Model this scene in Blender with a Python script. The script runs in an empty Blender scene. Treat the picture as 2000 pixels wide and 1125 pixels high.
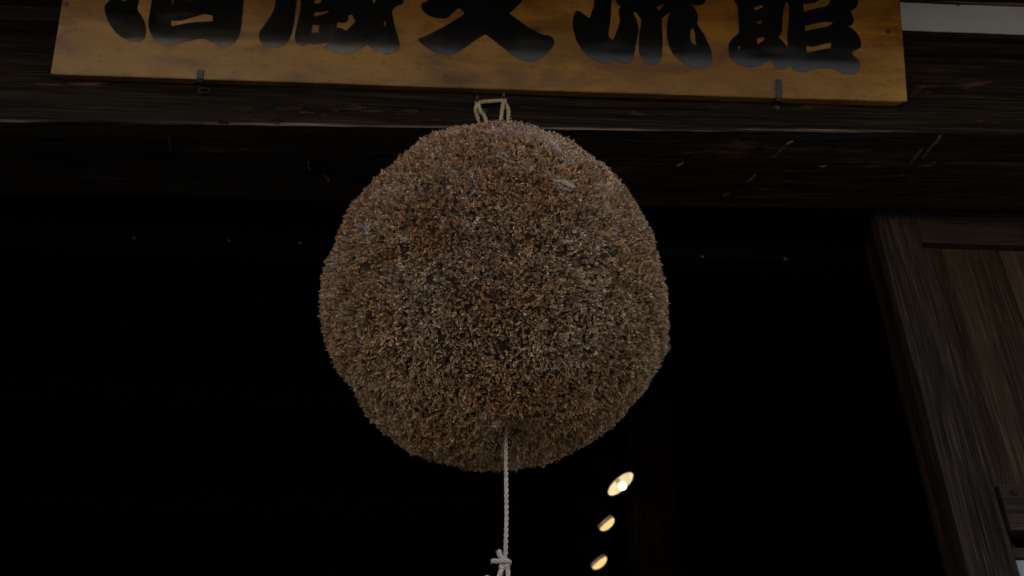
import bpy, bmesh, math, random
import numpy as np
from mathutils import Vector, Matrix, Quaternion

S = bpy.context.scene
COL = S.collection
R = math.radians
random.seed(11)
RNG = np.random.default_rng(11)

# ------------------------------------------------------------------ camera
PITCH, ROLL = 38.0, 1.85
cd = bpy.data.cameras.new('camera')
cam = bpy.data.objects.new('camera', cd)
COL.objects.link(cam)
cd.sensor_width = 36.0
cd.lens = 36.0 * 1977.0 / 2000.0
cd.clip_start, cd.clip_end = 0.02, 3000.0
cam.matrix_world = (Matrix.Translation((0, 0, 1.5)) @ Matrix.Rotation(R(90 + PITCH), 4, 'X')
                    @ Matrix.Rotation(R(ROLL), 4, 'Z'))
cd.dof.use_dof = True
cd.dof.focus_distance = 1.85
cd.dof.aperture_fstop = 4.5
S.camera = cam

# ------------------------------------------------------------------ sky, sun, exposure
SUN_ELEV, SUN_ROT = 32.0, 24.0            # the sun stands behind the building
w = bpy.data.worlds.new('World')
S.world = w
w.use_nodes = True
nt = w.node_tree
sky = nt.nodes.new('ShaderNodeTexSky')
sky.sky_type = 'NISHITA'
sky.sun_disc = False
sky.sun_elevation = R(SUN_ELEV)
sky.sun_rotation = R(SUN_ROT)
sky.dust_density = 10.0
sky.air_density = 0.5
sky.ozone_density = 0.0
nt.links.new(sky.outputs[0], nt.nodes['Background'].inputs[0])
nt.nodes['Background'].inputs[1].default_value = 0.15
sd = bpy.data.lights.new('sun', 'SUN')
sd.energy = 3.0
sd.angle = R(0.5)
sd.color = (1.0, 0.95, 0.88)
sun = bpy.data.objects.new('sun', sd)
COL.objects.link(sun)
sdir = Vector((math.sin(R(SUN_ROT)) * math.cos(R(SUN_ELEV)), math.cos(R(SUN_ROT)) * math.cos(R(SUN_ELEV)), math.sin(R(SUN_ELEV))))
sun.rotation_euler = sdir.to_track_quat('Z', 'Y').to_euler()
sun.location = sdir * 40
S.view_settings.view_transform = 'Standard'
S.view_settings.look = 'None'
S.view_settings.gamma = 1.0
S.view_settings.use_curve_mapping = False
S.view_settings.exposure = 2.05
S.cycles.use_denoising = True
S.cycles.max_bounces = 8
S.cycles.diffuse_bounces = 4

# ------------------------------------------------------------------ traced shapes, in metres
CHARACTERS = [
 ([[(-0.8641,0.1777),(-0.875,0.1654),(-0.8764,0.1534),(-0.8665,0.128),(-0.851,0.1049),(-0.8346,0.0879),(-0.8136,0.0756),(-0.792,0.0725),(-0.7784,0.0768),(-0.7723,0.0901),(-0.7752,0.1135),(-0.7855,0.1349),(-0.7992,0.1542),(-0.8001,0.1661),(-0.7988,0.1801),(-0.7959,0.2337),(-0.7866,0.2855),(-0.8026,0.2877),(-0.8174,0.233),(-0.8297,0.179),(-0.834,0.1748),(-0.8462,0.1777)],[(-0.7692,0.1812),(-0.7698,0.1519),(-0.7707,0.1255),(-0.7672,0.106),(-0.7586,0.0886),(-0.7462,0.0741),(-0.7294,0.0662),(-0.7152,0.0661),(-0.6964,0.0713),(-0.6708,0.08),(-0.6519,0.0846),(-0.6341,0.0846),(-0.6173,0.0761),(-0.6006,0.0689),(-0.5864,0.0681),(-0.5695,0.0758),(-0.5603,0.0898),(-0.5558,0.1096),(-0.5549,0.1431),(-0.5564,0.1888),(-0.5547,0.2695),(-0.5585,0.3583),(-0.5777,0.3811),(-0.6284,0.3765),(-0.6356,0.446),(-0.562,0.446),(-0.5528,0.4773),(-0.5729,0.5078),(-0.8046,0.5049),(-0.8133,0.4747),(-0.7947,0.443),(-0.7288,0.4454),(-0.7233,0.3758),(-0.7666,0.3714),(-0.7806,0.346),(-0.7729,0.2616)],[(-0.9051,0.4713),(-0.8678,0.4685),(-0.8423,0.4314),(-0.8437,0.4033),(-0.868,0.4024),(-0.9051,0.4431)],[(-0.8998,0.3389),(-0.8632,0.3375),(-0.8346,0.3029),(-0.8372,0.2755),(-0.8608,0.2719),(-0.8982,0.3087)]],
  [[(-0.719,0.1294),(-0.703,0.1293),(-0.6857,0.1338),(-0.655,0.1455),(-0.6428,0.1486),(-0.6235,0.1453),(-0.6219,0.1309),(-0.6408,0.1295),(-0.6759,0.1254),(-0.6966,0.1199),(-0.7165,0.1147)],[(-0.7234,0.1828),(-0.7188,0.165),(-0.7181,0.183),(-0.713,0.2638),(-0.7151,0.325),(-0.7368,0.3242),(-0.733,0.2495)],[(-0.6847,0.1829),(-0.6821,0.181),(-0.6752,0.1832),(-0.6612,0.2521),(-0.6657,0.3268),(-0.6886,0.326),(-0.6875,0.2512)],[(-0.6251,0.2064),(-0.5975,0.2167),(-0.6041,0.3291),(-0.6331,0.328)],[(-0.6869,0.3771),(-0.6627,0.378),(-0.6698,0.4448),(-0.6943,0.4439)]]),
 ([[(-0.4817,0.1915),(-0.4834,0.1681),(-0.4918,0.1448),(-0.5048,0.1209),(-0.5119,0.1059),(-0.5103,0.0893),(-0.5005,0.075),(-0.483,0.0694),(-0.4642,0.0705),(-0.4498,0.0779),(-0.4416,0.0917),(-0.4366,0.1107),(-0.4334,0.1403),(-0.4333,0.172),(-0.4327,0.1933),(-0.4286,0.2877),(-0.4259,0.3425),(-0.3725,0.3417),(-0.3687,0.2926),(-0.33,0.2913),(-0.334,0.3458),(-0.1903,0.3374),(-0.1854,0.3789),(-0.2061,0.399),(-0.4745,0.3988),(-0.4864,0.3679),(-0.4803,0.2722)],[(-0.4227,0.1937),(-0.4232,0.166),(-0.4264,0.1363),(-0.429,0.111),(-0.4298,0.0984),(-0.426,0.086),(-0.4176,0.0769),(-0.4081,0.0757),(-0.3972,0.0808),(-0.3821,0.0803),(-0.3598,0.0853),(-0.3468,0.0878),(-0.3539,0.0823),(-0.36,0.0759),(-0.3529,0.0689),(-0.3353,0.0612),(-0.3143,0.0578),(-0.2976,0.0605),(-0.2795,0.0715),(-0.2615,0.0839),(-0.2536,0.0786),(-0.2378,0.0678),(-0.2185,0.0606),(-0.2018,0.0649),(-0.1892,0.0757),(-0.1866,0.0883),(-0.191,0.1048),(-0.2002,0.1318),(-0.2059,0.155),(-0.2093,0.1716),(-0.1996,0.1857),(-0.1865,0.1904),(-0.1844,0.2022),(-0.1732,0.2496),(-0.1865,0.2721),(-0.21,0.2617),(-0.232,0.23),(-0.2506,0.24),(-0.2716,0.3207),(-0.3104,0.322),(-0.3064,0.265),(-0.3542,0.2606),(-0.4086,0.264),(-0.4229,0.2473)],[(-0.53,0.4711),(-0.4323,0.479),(-0.4355,0.5172),(-0.3964,0.523),(-0.3906,0.4805),(-0.3219,0.4831),(-0.3224,0.5257),(-0.2827,0.5244),(-0.2824,0.4817),(-0.1862,0.4796),(-0.1751,0.4561),(-0.1861,0.4346),(-0.2796,0.4396),(-0.2849,0.41),(-0.3143,0.4103),(-0.3163,0.4396),(-0.3898,0.4383),(-0.3947,0.4073),(-0.4241,0.409),(-0.4288,0.4368),(-0.5233,0.4249),(-0.54,0.4468)]],
  [[(-0.3922,0.1947),(-0.3914,0.1841),(-0.3772,0.1868),(-0.3743,0.1954),(-0.3734,0.2289),(-0.3949,0.2281)],[(-0.3887,0.163),(-0.3716,0.164),(-0.3559,0.1695),(-0.3582,0.163),(-0.3748,0.1561),(-0.3906,0.1506)],[(-0.3908,0.1302),(-0.3751,0.1297),(-0.3766,0.1112),(-0.392,0.1098)],[(-0.3103,0.1584),(-0.3008,0.1591),(-0.2929,0.1411),(-0.3016,0.1302),(-0.3121,0.1173),(-0.3229,0.1236),(-0.3354,0.1248),(-0.3345,0.1385),(-0.3183,0.1381),(-0.3102,0.1447)],[(-0.223,0.1478),(-0.2209,0.1289),(-0.2281,0.1381)],[(-0.2578,0.1996),(-0.2543,0.1895),(-0.2473,0.2),(-0.2409,0.2189),(-0.258,0.2237)]]),
 ([[(-0.1275,0.2023),(-0.1404,0.1948),(-0.142,0.1838),(-0.1329,0.1702),(-0.1164,0.1609),(-0.0966,0.1572),(-0.0806,0.1595),(-0.0704,0.1694),(-0.0602,0.1817),(-0.0532,0.1854),(-0.0414,0.1735),(-0.0452,0.1663),(-0.0573,0.158),(-0.0815,0.1403),(-0.1074,0.1237),(-0.1274,0.1112),(-0.1448,0.1036),(-0.1423,0.0969),(-0.1284,0.0837),(-0.1046,0.0699),(-0.085,0.0648),(-0.0673,0.0654),(-0.0432,0.079),(-0.0141,0.1034),(0.0093,0.1209),(0.0302,0.105),(0.0666,0.0751),(0.0883,0.0603),(0.1097,0.0546),(0.1272,0.0568),(0.1464,0.0701),(0.1636,0.0902),(0.1696,0.1041),(0.1666,0.1138),(0.1594,0.1214),(0.1361,0.1265),(0.1109,0.1403),(0.0817,0.162),(0.0626,0.1756),(0.0773,0.1917),(0.0928,0.2122),(0.0959,0.2499),(0.0806,0.279),(0.0482,0.2752),(0.0317,0.2301),(0.0109,0.2093),(-0.0169,0.2458),(-0.0367,0.2883),(-0.0729,0.2897),(-0.0913,0.2458)],[(0.1071,0.2128),(0.1127,0.2049),(0.1238,0.1943),(0.1364,0.1914),(0.1488,0.1963),(0.1545,0.2085),(0.1542,0.2211),(0.1411,0.2677),(0.114,0.2938),(0.0927,0.2795),(0.0938,0.2391)],[(-0.16,0.3385),(-0.0271,0.3488),(-0.0283,0.4686),(-0.0079,0.4834),(0.0208,0.4704),(0.025,0.3521),(0.1671,0.3504),(0.1833,0.3304),(0.1681,0.3026),(-0.1516,0.295),(-0.1697,0.3162)]],
  []),
 ([[(0.2602,0.2183),(0.2595,0.2017),(0.254,0.185),(0.2506,0.1695),(0.2385,0.1782),(0.229,0.1852),(0.2217,0.1884),(0.2153,0.1847),(0.2119,0.1671),(0.2116,0.1486),(0.2152,0.1284),(0.2229,0.1064),(0.2398,0.0807),(0.2582,0.0653),(0.2747,0.0579),(0.2912,0.0559),(0.3021,0.0589),(0.3111,0.0652),(0.3221,0.0596),(0.3349,0.0574),(0.3459,0.0614),(0.3522,0.0747),(0.3567,0.099),(0.3614,0.1235),(0.3632,0.1418),(0.3622,0.1602),(0.3566,0.1765),(0.3511,0.1889),(0.3585,0.1898),(0.3632,0.1807),(0.3696,0.1727),(0.3696,0.1585),(0.3659,0.136),(0.3638,0.1074),(0.365,0.0892),(0.3705,0.0714),(0.3824,0.0598),(0.3951,0.0558),(0.4079,0.0607),(0.4161,0.073),(0.4191,0.0911),(0.4192,0.1215),(0.4185,0.1519),(0.4186,0.1734),(0.427,0.1841),(0.4382,0.1927),(0.4324,0.175),(0.4292,0.1544),(0.4294,0.13),(0.4356,0.1018),(0.4464,0.0821),(0.4645,0.0646),(0.4861,0.0544),(0.5081,0.0518),(0.5247,0.0598),(0.5322,0.0731),(0.5326,0.0932),(0.5256,0.1131),(0.515,0.1391),(0.5007,0.1632),(0.5008,0.1712),(0.5028,0.1836),(0.4965,0.202),(0.4857,0.216),(0.4995,0.2123),(0.5107,0.2139),(0.5191,0.2193),(0.5217,0.2277),(0.5144,0.2745),(0.4883,0.3074),(0.4496,0.3033),(0.4421,0.2732),(0.3915,0.2633),(0.4038,0.318),(0.365,0.322),(0.3458,0.2751),(0.3169,0.2606),(0.3093,0.22),(0.316,0.2079),(0.3242,0.201),(0.3178,0.1955),(0.3179,0.1831),(0.3207,0.1689),(0.3171,0.1504),(0.3108,0.1318),(0.3045,0.1154),(0.295,0.1252),(0.2969,0.1519),(0.2994,0.1784),(0.3011,0.2197),(0.3072,0.2805),(0.2973,0.3087),(0.2733,0.2996)],[(0.2198,0.4848),(0.263,0.4793),(0.2842,0.445),(0.2758,0.4167),(0.2452,0.4198),(0.214,0.4606)],[(0.1999,0.3516),(0.2364,0.3502),(0.2561,0.3194),(0.2492,0.2919),(0.2226,0.2923),(0.1955,0.3241)],[(0.3065,0.397),(0.3981,0.4059),(0.4021,0.4986),(0.4293,0.5138),(0.4564,0.4978),(0.453,0.4079),(0.5445,0.4029),(0.5551,0.3812),(0.5401,0.3613),(0.3128,0.3558),(0.2993,0.3759)]],
  [[(0.404,0.2038),(0.4152,0.2098),(0.426,0.2138),(0.4176,0.2039),(0.4123,0.1958)],[(0.4874,0.1524),(0.491,0.151),(0.4947,0.1366),(0.497,0.1093),(0.4869,0.1148),(0.4836,0.1279),(0.4847,0.1442)]]),
 ([[(0.5866,0.23),(0.5948,0.2164),(0.5964,0.1878),(0.5965,0.1455),(0.5833,0.1325),(0.5734,0.1175),(0.5712,0.1028),(0.5746,0.0842),(0.5837,0.071),(0.6004,0.0613),(0.6227,0.0586),(0.6417,0.0627),(0.6573,0.0726),(0.6687,0.0771),(0.676,0.0671),(0.6831,0.057),(0.6944,0.0557),(0.7049,0.0588),(0.7098,0.0662),(0.7154,0.0633),(0.7244,0.0533),(0.7393,0.0497),(0.7583,0.0545),(0.7831,0.0616),(0.8057,0.0613),(0.8242,0.0537),(0.8409,0.0485),(0.8559,0.0487),(0.8685,0.0553),(0.8737,0.0699),(0.871,0.0843),(0.8621,0.0944),(0.8568,0.1004),(0.8591,0.1088),(0.8707,0.1124),(0.8783,0.12),(0.8786,0.1346),(0.8728,0.1512),(0.8621,0.1634),(0.8492,0.1718),(0.8588,0.1739),(0.8646,0.1825),(0.8647,0.1953),(0.8588,0.2099),(0.8708,0.2189),(0.8771,0.2298),(0.8774,0.2405),(0.8727,0.3078),(0.8399,0.3284),(0.7546,0.3171),(0.7233,0.2888),(0.7071,0.2747),(0.6936,0.3013),(0.6455,0.3077),(0.5992,0.2924)],[(0.5636,0.3238),(0.6115,0.3943),(0.6412,0.4934),(0.6686,0.5029),(0.6886,0.4389),(0.7265,0.3709),(0.7189,0.3322),(0.6891,0.3475),(0.6533,0.4069),(0.5974,0.3196),(0.5729,0.3051)],[(0.7291,0.4404),(0.7973,0.4569),(0.802,0.5064),(0.8272,0.5173),(0.8488,0.5039),(0.8465,0.4587),(0.9072,0.4469),(0.9171,0.4055),(0.8947,0.355),(0.8709,0.3652),(0.8783,0.411),(0.761,0.4109),(0.754,0.3609),(0.7319,0.3546)]],
  [[(0.633,0.2114),(0.6543,0.2196),(0.6551,0.2143),(0.6366,0.2041)],[(0.6358,0.1754),(0.6511,0.1787),(0.6509,0.1707),(0.6394,0.1685)],[(0.6374,0.1323),(0.6536,0.1367),(0.6557,0.1298),(0.6388,0.1166)],[(0.7093,0.2291),(0.7157,0.2219),(0.7132,0.1814),(0.7094,0.1454),(0.7078,0.1118),(0.6988,0.1261),(0.6888,0.1362),(0.697,0.1533),(0.6993,0.1915),(0.704,0.215)],[(0.7484,0.2252),(0.7677,0.2272),(0.7873,0.2362),(0.7997,0.2458),(0.814,0.2436),(0.8058,0.223),(0.7767,0.2144),(0.7504,0.2039)],[(0.7508,0.1679),(0.775,0.1751),(0.7943,0.18),(0.8162,0.1798),(0.8033,0.1687),(0.7744,0.1614),(0.7503,0.1542)],[(0.7515,0.1165),(0.7724,0.1162),(0.7916,0.1231),(0.8108,0.1276),(0.8063,0.1122),(0.7815,0.1078),(0.7623,0.1023),(0.7527,0.0992)],[(0.5928,0.1087),(0.5982,0.1129),(0.5992,0.1077),(0.5955,0.101)],[(0.7548,0.263),(0.8372,0.274),(0.8408,0.2985),(0.7558,0.2873)]]),
]
COBWEBS = [[(0.065,-0.734,0.676),(0.238,-0.715,0.657),(0.377,-0.687,0.621),(0.494,-0.703,0.513),(0.579,-0.676,0.456)],[(0.26,-0.881,0.395),(0.37,-0.85,0.374),(0.48,-0.819,0.315)],[(-0.025,-0.988,0.15),(0.075,-0.99,0.116),(0.179,-0.979,0.096),(0.283,-0.959,0.035),(0.375,-0.927,-0.009)],[(0.296,-0.955,0.024),(0.348,-0.937,0.023),(0.383,-0.924,0.001)],[(-0.218,-0.975,0.031),(-0.167,-0.985,0.034),(-0.128,-0.991,0.041)],[(-0.749,-0.659,-0.067),(-0.69,-0.718,-0.095),(-0.651,-0.742,-0.157)],[(-0.73,-0.671,-0.13),(-0.653,-0.738,-0.174)],[(-0.667,-0.351,-0.657),(-0.658,-0.3,-0.691),(-0.673,-0.206,-0.711)],[(-0.123,-0.882,0.455),(0.043,-0.93,0.364),(0.177,-0.931,0.32)],[(-0.221,-0.762,-0.609),(-0.245,-0.733,-0.634)],[(0.095,-0.848,0.522),(0.339,-0.904,0.26)],[(-0.292,-0.653,-0.699),(-0.218,-0.682,-0.699)]]
OUTLINE = [(-3.08, 0.348), (-2.906, 0.3508), (-2.756, 0.351), (-2.547, 0.3416), (-2.357, 0.3473), (-2.173, 0.351), (-2.03, 0.3549), (-1.849, 0.3499), (-1.672, 0.3494), (-1.498, 0.3487), (-1.291, 0.3459), (-1.169, 0.3466), (-1.041, 0.3471), (-0.857, 0.3511), (-0.653, 0.351), (-0.517, 0.3545), (-0.339, 0.3565), (-0.14, 0.3535), (0.061, 0.3461), (0.336, 0.3384), (0.497, 0.3387), (0.684, 0.3424), (0.924, 0.3449), (1.201, 0.3467), (1.491, 0.3535), (1.699, 0.349), (1.946, 0.3494), (2.19, 0.3406), (2.444, 0.3345), (2.625, 0.3396), (2.872, 0.3404), (3.026, 0.3437)]
UNDER_SPLINTERS = [[(0.631,1.5931,3.1967),(0.6162,1.5997,3.1962),(0.609,1.6192,3.196),(0.6009,1.6356,3.1958),(0.5921,1.6489,3.1955)],[(0.5667,1.698,3.1948),(0.5561,1.7171,3.1945),(0.5413,1.74,3.194)],[(0.9577,1.5626,3.2063),(0.9556,1.5895,3.2063),(0.9488,1.6105,3.2061),(0.9438,1.6302,3.2059),(0.9374,1.6534,3.2057)],[(0.9311,1.6141,3.2056),(0.9228,1.6387,3.2053),(0.9157,1.6604,3.2051)],[(0.9791,1.6561,3.207),(0.9605,1.6648,3.2064),(0.9358,1.6702,3.2057),(0.901,1.6741,3.2047)],[(0.9246,1.6907,3.2054),(0.9087,1.6978,3.2049),(0.8949,1.7118,3.2045)],[(0.9631,1.697,3.2065),(0.9424,1.7076,3.2059),(0.9293,1.7235,3.2055),(0.9135,1.743,3.205)],[(0.8449,1.6683,3.203),(0.8045,1.6739,3.2018)],[(0.4144,1.6385,3.1903),(0.4204,1.6749,3.1904)],[(0.389,1.6654,3.1895),(0.3731,1.679,3.189)],[(0.5157,1.7669,3.1933),(0.4937,1.7816,3.1926)],[(-0.4773,1.6724,3.1639),(-0.4839,1.6942,3.1637),(-0.4788,1.7093,3.1638)],[(-0.4513,1.7191,3.1646),(-0.4419,1.7396,3.1649),(-0.4464,1.7571,3.1648)],[(-0.7847,1.5967,3.1548),(-0.7908,1.6543,3.1546)],[(0.7312,1.67,3.1996),(0.7022,1.6739,3.1988)]]
FACE_SPLINTERS = [[(-0.6359,1.563,3.2058),(-0.5669,1.563,3.2074)],[(-0.6343,1.563,3.1856),(-0.5742,1.563,3.1834)],[(-0.5446,1.563,3.2118),(-0.5093,1.563,3.2084)],[(-0.4782,1.563,3.2321),(-0.4313,1.563,3.2292),(-0.3844,1.563,3.2263)],[(-0.4175,1.563,3.2128),(-0.397,1.563,3.2155)],[(-0.4513,1.563,3.1909),(-0.4349,1.563,3.1883)],[(-0.3603,1.563,3.2189),(-0.3465,1.563,3.2196)],[(-0.2728,1.563,3.2128),(-0.2443,1.563,3.2176),(-0.2149,1.563,3.2122)],[(-0.2992,1.563,3.188),(-0.2421,1.563,3.1923)],[(-0.2084,1.563,3.2024),(-0.1501,1.563,3.1933)],[(-0.6681,1.563,3.1656),(-0.6418,1.563,3.1652)],[(-0.5432,1.563,3.1698),(-0.5234,1.563,3.1674)],[(-0.5222,1.563,3.2163),(-0.4759,1.563,3.2168)],[(-0.4848,1.563,3.1994),(-0.4507,1.563,3.2027)]]


# ------------------------------------------------------------------ materials
def new_mat(name):
    m = bpy.data.materials.new(name)
    m.use_nodes = True
    t = m.node_tree
    b = t.nodes['Principled BSDF']
    return m, t, b

def nd(t, kind, **kw):
    n = t.nodes.new(kind)
    for k, v in kw.items():
        if k in n.inputs.keys():
            n.inputs[k].default_value = v
        else:
            setattr(n, k, v)
    return n

def ramp(t, fac, stops):
    r = t.nodes.new('ShaderNodeValToRGB')
    e = r.color_ramp.elements
    while len(e) < len(stops):
        e.new(0.5)
    for i, (p, c) in enumerate(stops):
        e[i].position = p
        e[i].color = (*c, 1) if len(c) == 3 else c
    t.links.new(fac, r.inputs[0])
    return r.outputs[0]

def mix(t, fac, a, b, mode='MIX'):
    m = t.nodes.new('ShaderNodeMix')
    m.data_type = 'RGBA'
    m.blend_type = mode
    for sock, v in ((m.inputs[0], fac), (m.inputs[6], a), (m.inputs[7], b)):
        if isinstance(v, (int, float)):
            sock.default_value = v
        elif isinstance(v, tuple):
            sock.default_value = (*v, 1)
        else:
            t.links.new(v, sock)
    return m.outputs[2]

def coords(t, scale, rnd=True):
    tc = t.nodes.new('ShaderNodeTexCoord')
    v = tc.outputs['Object']
    if rnd:
        oi = t.nodes.new('ShaderNodeObjectInfo')
        ml = nd(t, 'ShaderNodeMath', operation='MULTIPLY')
        t.links.new(oi.outputs['Random'], ml.inputs[0])
        ml.inputs[1].default_value = 37.0
        ad = nd(t, 'ShaderNodeVectorMath', operation='ADD')
        t.links.new(v, ad.inputs[0])
        t.links.new(ml.outputs[0], ad.inputs[1])
        v = ad.outputs[0]
    mp = t.nodes.new('ShaderNodeMapping')
    mp.inputs['Scale'].default_value = scale
    t.links.new(v, mp.inputs[0])
    return mp.outputs[0]

def noise(t, vec, scale, detail=4, rough=0.6, dist=0.0):
    n = nd(t, 'ShaderNodeTexNoise', Scale=scale, Detail=detail, Roughness=rough, Distortion=dist)
    t.links.new(vec, n.inputs['Vector'])
    return n.outputs[0]

def bump(t, b, h, strength, dist):
    n = nd(t, 'ShaderNodeBump', Strength=strength, Distance=dist)
    t.links.new(h, n.inputs['Height'])
    t.links.new(n.outputs[0], b.inputs['Normal'])
    return n

def wood(name, dark, mid, light, grain, rough=0.7, fine=70, coarse=9, wear=None, wear_lo=0.62, bumpd=0.0015, ringy=0.0, spec=0.05):
    """weathered timber; grain = axis along the fibre ('x' or 'z')"""
    m, t, b = new_mat(name)
    k = 0.06
    sc = {'x': (k, 1, 1), 'y': (1, k, 1), 'z': (1, 1, k)}[grain]
    v = coords(t, sc)
    kf = 0.02
    vf = coords(t, {'x': (kf, 1, 1), 'y': (1, kf, 1), 'z': (1, 1, kf)}[grain])
    n1 = noise(t, vf, fine, 5, 0.65, 0.25)
    n2 = noise(t, v, coarse, 4, 0.6, 0.8)
    c1 = ramp(t, n1, [(0.36, dark), (0.52, mid), (0.66, light)])
    c2 = ramp(t, n2, [(0.32, dark), (0.50, mid), (0.70, light)])
    c = mix(t, 0.32, c1, c2)
    h = n1
    if ringy:
        sc2 = {'x': (0.05, 1, 1), 'z': (1, 1, 0.05), 'y': (1, .05, 1)}[grain]
        v2 = coords(t, sc2)
        wv = nd(t, 'ShaderNodeTexWave', wave_type='BANDS', bands_direction='X' if grain == 'z' else 'Z',
                Scale=ringy, Distortion=14.0, Detail=3.0)
        wv.inputs['Detail Scale'].default_value = 0.7
        t.links.new(v2, wv.inputs['Vector'])
        c = mix(t, 0.18, c, ramp(t, wv.outputs[1], [(0.1, dark), (0.5, mid), (0.85, light)]))
        ad = nd(t, 'ShaderNodeMath', operation='ADD')
        t.links.new(n1, ad.inputs[0]); t.links.new(wv.outputs[1], ad.inputs[1])
        h = ad.outputs[0]
    if wear:
        v3 = coords(t, {'x': (0.25, 1, 1), 'z': (1, 1, 0.25), 'y': (1, .25, 1)}[grain])
        n3 = noise(t, v3, 14, 6, 0.7, 0.3)
        f = ramp(t, n3, [(wear_lo, (0, 0, 0)), (wear_lo + 0.06, (1, 1, 1))])
        c = mix(t, f, c, wear)
    t.links.new(c, b.inputs['Base Color'])
    b.inputs['Roughness'].default_value = rough
    b.inputs['Specular IOR Level'].default_value = spec
    bump(t, b, h, 0.6, bumpd)
    return m

M = {}
M['beam'] = wood('old_beam_timber', (.004, .003, .002), (.018, .0135, .0095), (.055, .041, .030), 'x', 0.75, 190, 18,
                 wear=(.085, .050, .030), wear_lo=0.61)
M['worn'] = wood('worn_beam_arris', (.008, .006, .004), (.028, .021, .015), (.40, .30, .23), 'x', 0.75, 60, 16)
M['splinter'] = wood('split_pale_wood', (.025, .018, .013), (.085, .060, .043), (.27, .195, .145), 'x', 0.8, 90, 25)
M['stile'] = wood('stile_timber', (.004, .003, .002), (.026, .019, .0125), (.088, .062, .040), 'z', 0.65, 260, 20, bumpd=.002)
M['plank'] = wood('door_plank_timber', (.004, .003, .002), (.028, .019, .0095), (.10, .067, .035), 'z', 0.68, 300, 12, ringy=3.2, bumpd=.002)
M['rail'] = wood('door_rail_timber', (.008, .006, .0045), (.032, .023, .016), (.075, .052, .035), 'x', 0.65, 300, 20, bumpd=.002)
M['jamb'] = wood('rough_jamb_timber', (.005, .003, .002), (.018, .011, .006), (.06, .035, .017), 'z', 0.8, 45, 12, bumpd=.004)
M['dark'] = wood('dark_room_timber', (.004, .0035, .003), (.007, .006, .005), (.011, .009, .0075), 'x', 0.9, 30, 6)  # near-black timber tone for room walls, ceiling and joists
M['post'] = wood('glow_post_timber', (.003, .0018, .001), (.008, .0045, .0024), (.014, .008, .004), 'z', 0.9, 90, 10, spec=.01)
M['soffit'] = wood('eave_timber', (.02, .016, .012), (.035, .027, .02), (.05, .04, .03), 'y', 0.8, 40, 6)

def plain(name, col, rough, metal=0.0, spec=0.5, nscale=None, var=0.25, bumpd=0.0):
    m, t, b = new_mat(name)
    b.inputs['Roughness'].default_value = rough
    b.inputs['Metallic'].default_value = metal
    b.inputs['Specular IOR Level'].default_value = spec
    if nscale:
        v = coords(t, (1, 1, 1))
        n = noise(t, v, nscale, 5, 0.6)
        lo = tuple(c * (1 - var) for c in col); hi = tuple(min(1, c * (1 + var)) for c in col)
        t.links.new(ramp(t, n, [(0.3, lo), (0.7, hi)]), b.inputs['Base Color'])
        if bumpd:
            bump(t, b, n, 0.5, bumpd)
    else:
        b.inputs['Base Color'].default_value = (*col, 1)
    return m

def plaster():
    m, t, b = new_mat('lime_plaster')
    v = coords(t, (1, 1, 1), False)
    n = noise(t, v, 7, 6, 0.6)
    c = ramp(t, n, [(0.3, (.74, .74, .68)), (0.7, (.82, .82, .76))])
    n2 = noise(t, v, 38, 3, 0.5)
    c = mix(t, ramp(t, n2, [(0.76, (0, 0, 0)), (0.80, (1, 1, 1))]), c, (.25, .22, .18))
    t.links.new(c, b.inputs['Base Color'])
    b.inputs['Roughness'].default_value = 0.9
    bump(t, b, n2, 0.2, 0.002)
    return m
M['plaster'] = plaster()
M['iron'] = plain('black_iron', (.045, .05, .052), 0.45, 0.6, nscale=60, var=.4)
M['green'] = plain('dark_green_painted_steel', (.0008, .003, .0024), 0.9, spec=.05, nscale=20)
M['screw'] = plain('zinc_screw', (.07, .073, .068), 0.5, 0.5)
M['pane'] = plain('frosted_glass_pane', (.25, .265, .26), 0.4, nscale=5, var=.05)
M['cord'] = plain('straw_cord', (.50, .42, .24), 0.8, nscale=120, var=.3, bumpd=.001)
M['rope'] = plain('pale_hemp_rope', (.52, .455, .345), 0.85, nscale=150, var=.2, bumpd=.001)
M['asphalt'] = plain('street_asphalt', (.048, .047, .046), 0.9, nscale=12, var=.3, bumpd=.003)
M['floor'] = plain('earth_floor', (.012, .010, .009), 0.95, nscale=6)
M['tile'] = plain('grey_roof_tile', (.10, .105, .11), 0.6, nscale=8)
M['white_wall'] = plain('sunlit_grey_plaster', (.36, .35, .33), 0.9, nscale=2, var=.05)
M['grey_board'] = wood('grey_board_wall', (.05, .045, .04), (.10, .09, .08), (.16, .145, .13), 'z', .8, 30, 5)
M['brown_board'] = wood('brown_board_wall', (.02, .015, .012), (.035, .027, .02), (.05, .04, .03), 'z', .8, 30, 5)
M['housing'] = plain('bronze_lamp_housing', (.005, .0033, .002), 0.9, 0.0, spec=.05, nscale=30)
M['socket'] = plain('white_lamp_socket', (.5, .46, .38), 0.4)
M['track'] = plain('black_lamp_track', (.001, .001, .001), 0.95, spec=.02)

def emitter(name, col, strength):
    m, t, b = new_mat(name)
    b.inputs['Base Color'].default_value = (.8, .8, .75, 1)
    b.inputs['Emission Color'].default_value = (*col, 1)
    b.inputs['Emission Strength'].default_value = strength
    return m
M['bulb'] = emitter('glowing_bulb', (1.0, .82, .50), 2.2)
M['reflector'] = emitter('glowing_reflector_face', (1.0, .76, .42), 0.085)
_t = M['reflector'].node_tree
_n = noise(_t, coords(_t, (1, 1, 1), False), 55, 3, 0.5)
_t.links.new(ramp(_t, _n, [(0.38, (.30, .20, .09)), (0.62, (1.0, .78, .44))]), _t.nodes['Principled BSDF'].inputs['Emission Color'])
M['neck'] = emitter('dim_amber_lamp_neck', (1.0, .52, .16), 0.010)
M['lens'] = emitter('glowing_lamp_glass', (1.0, .68, .25), 0.23)

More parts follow.
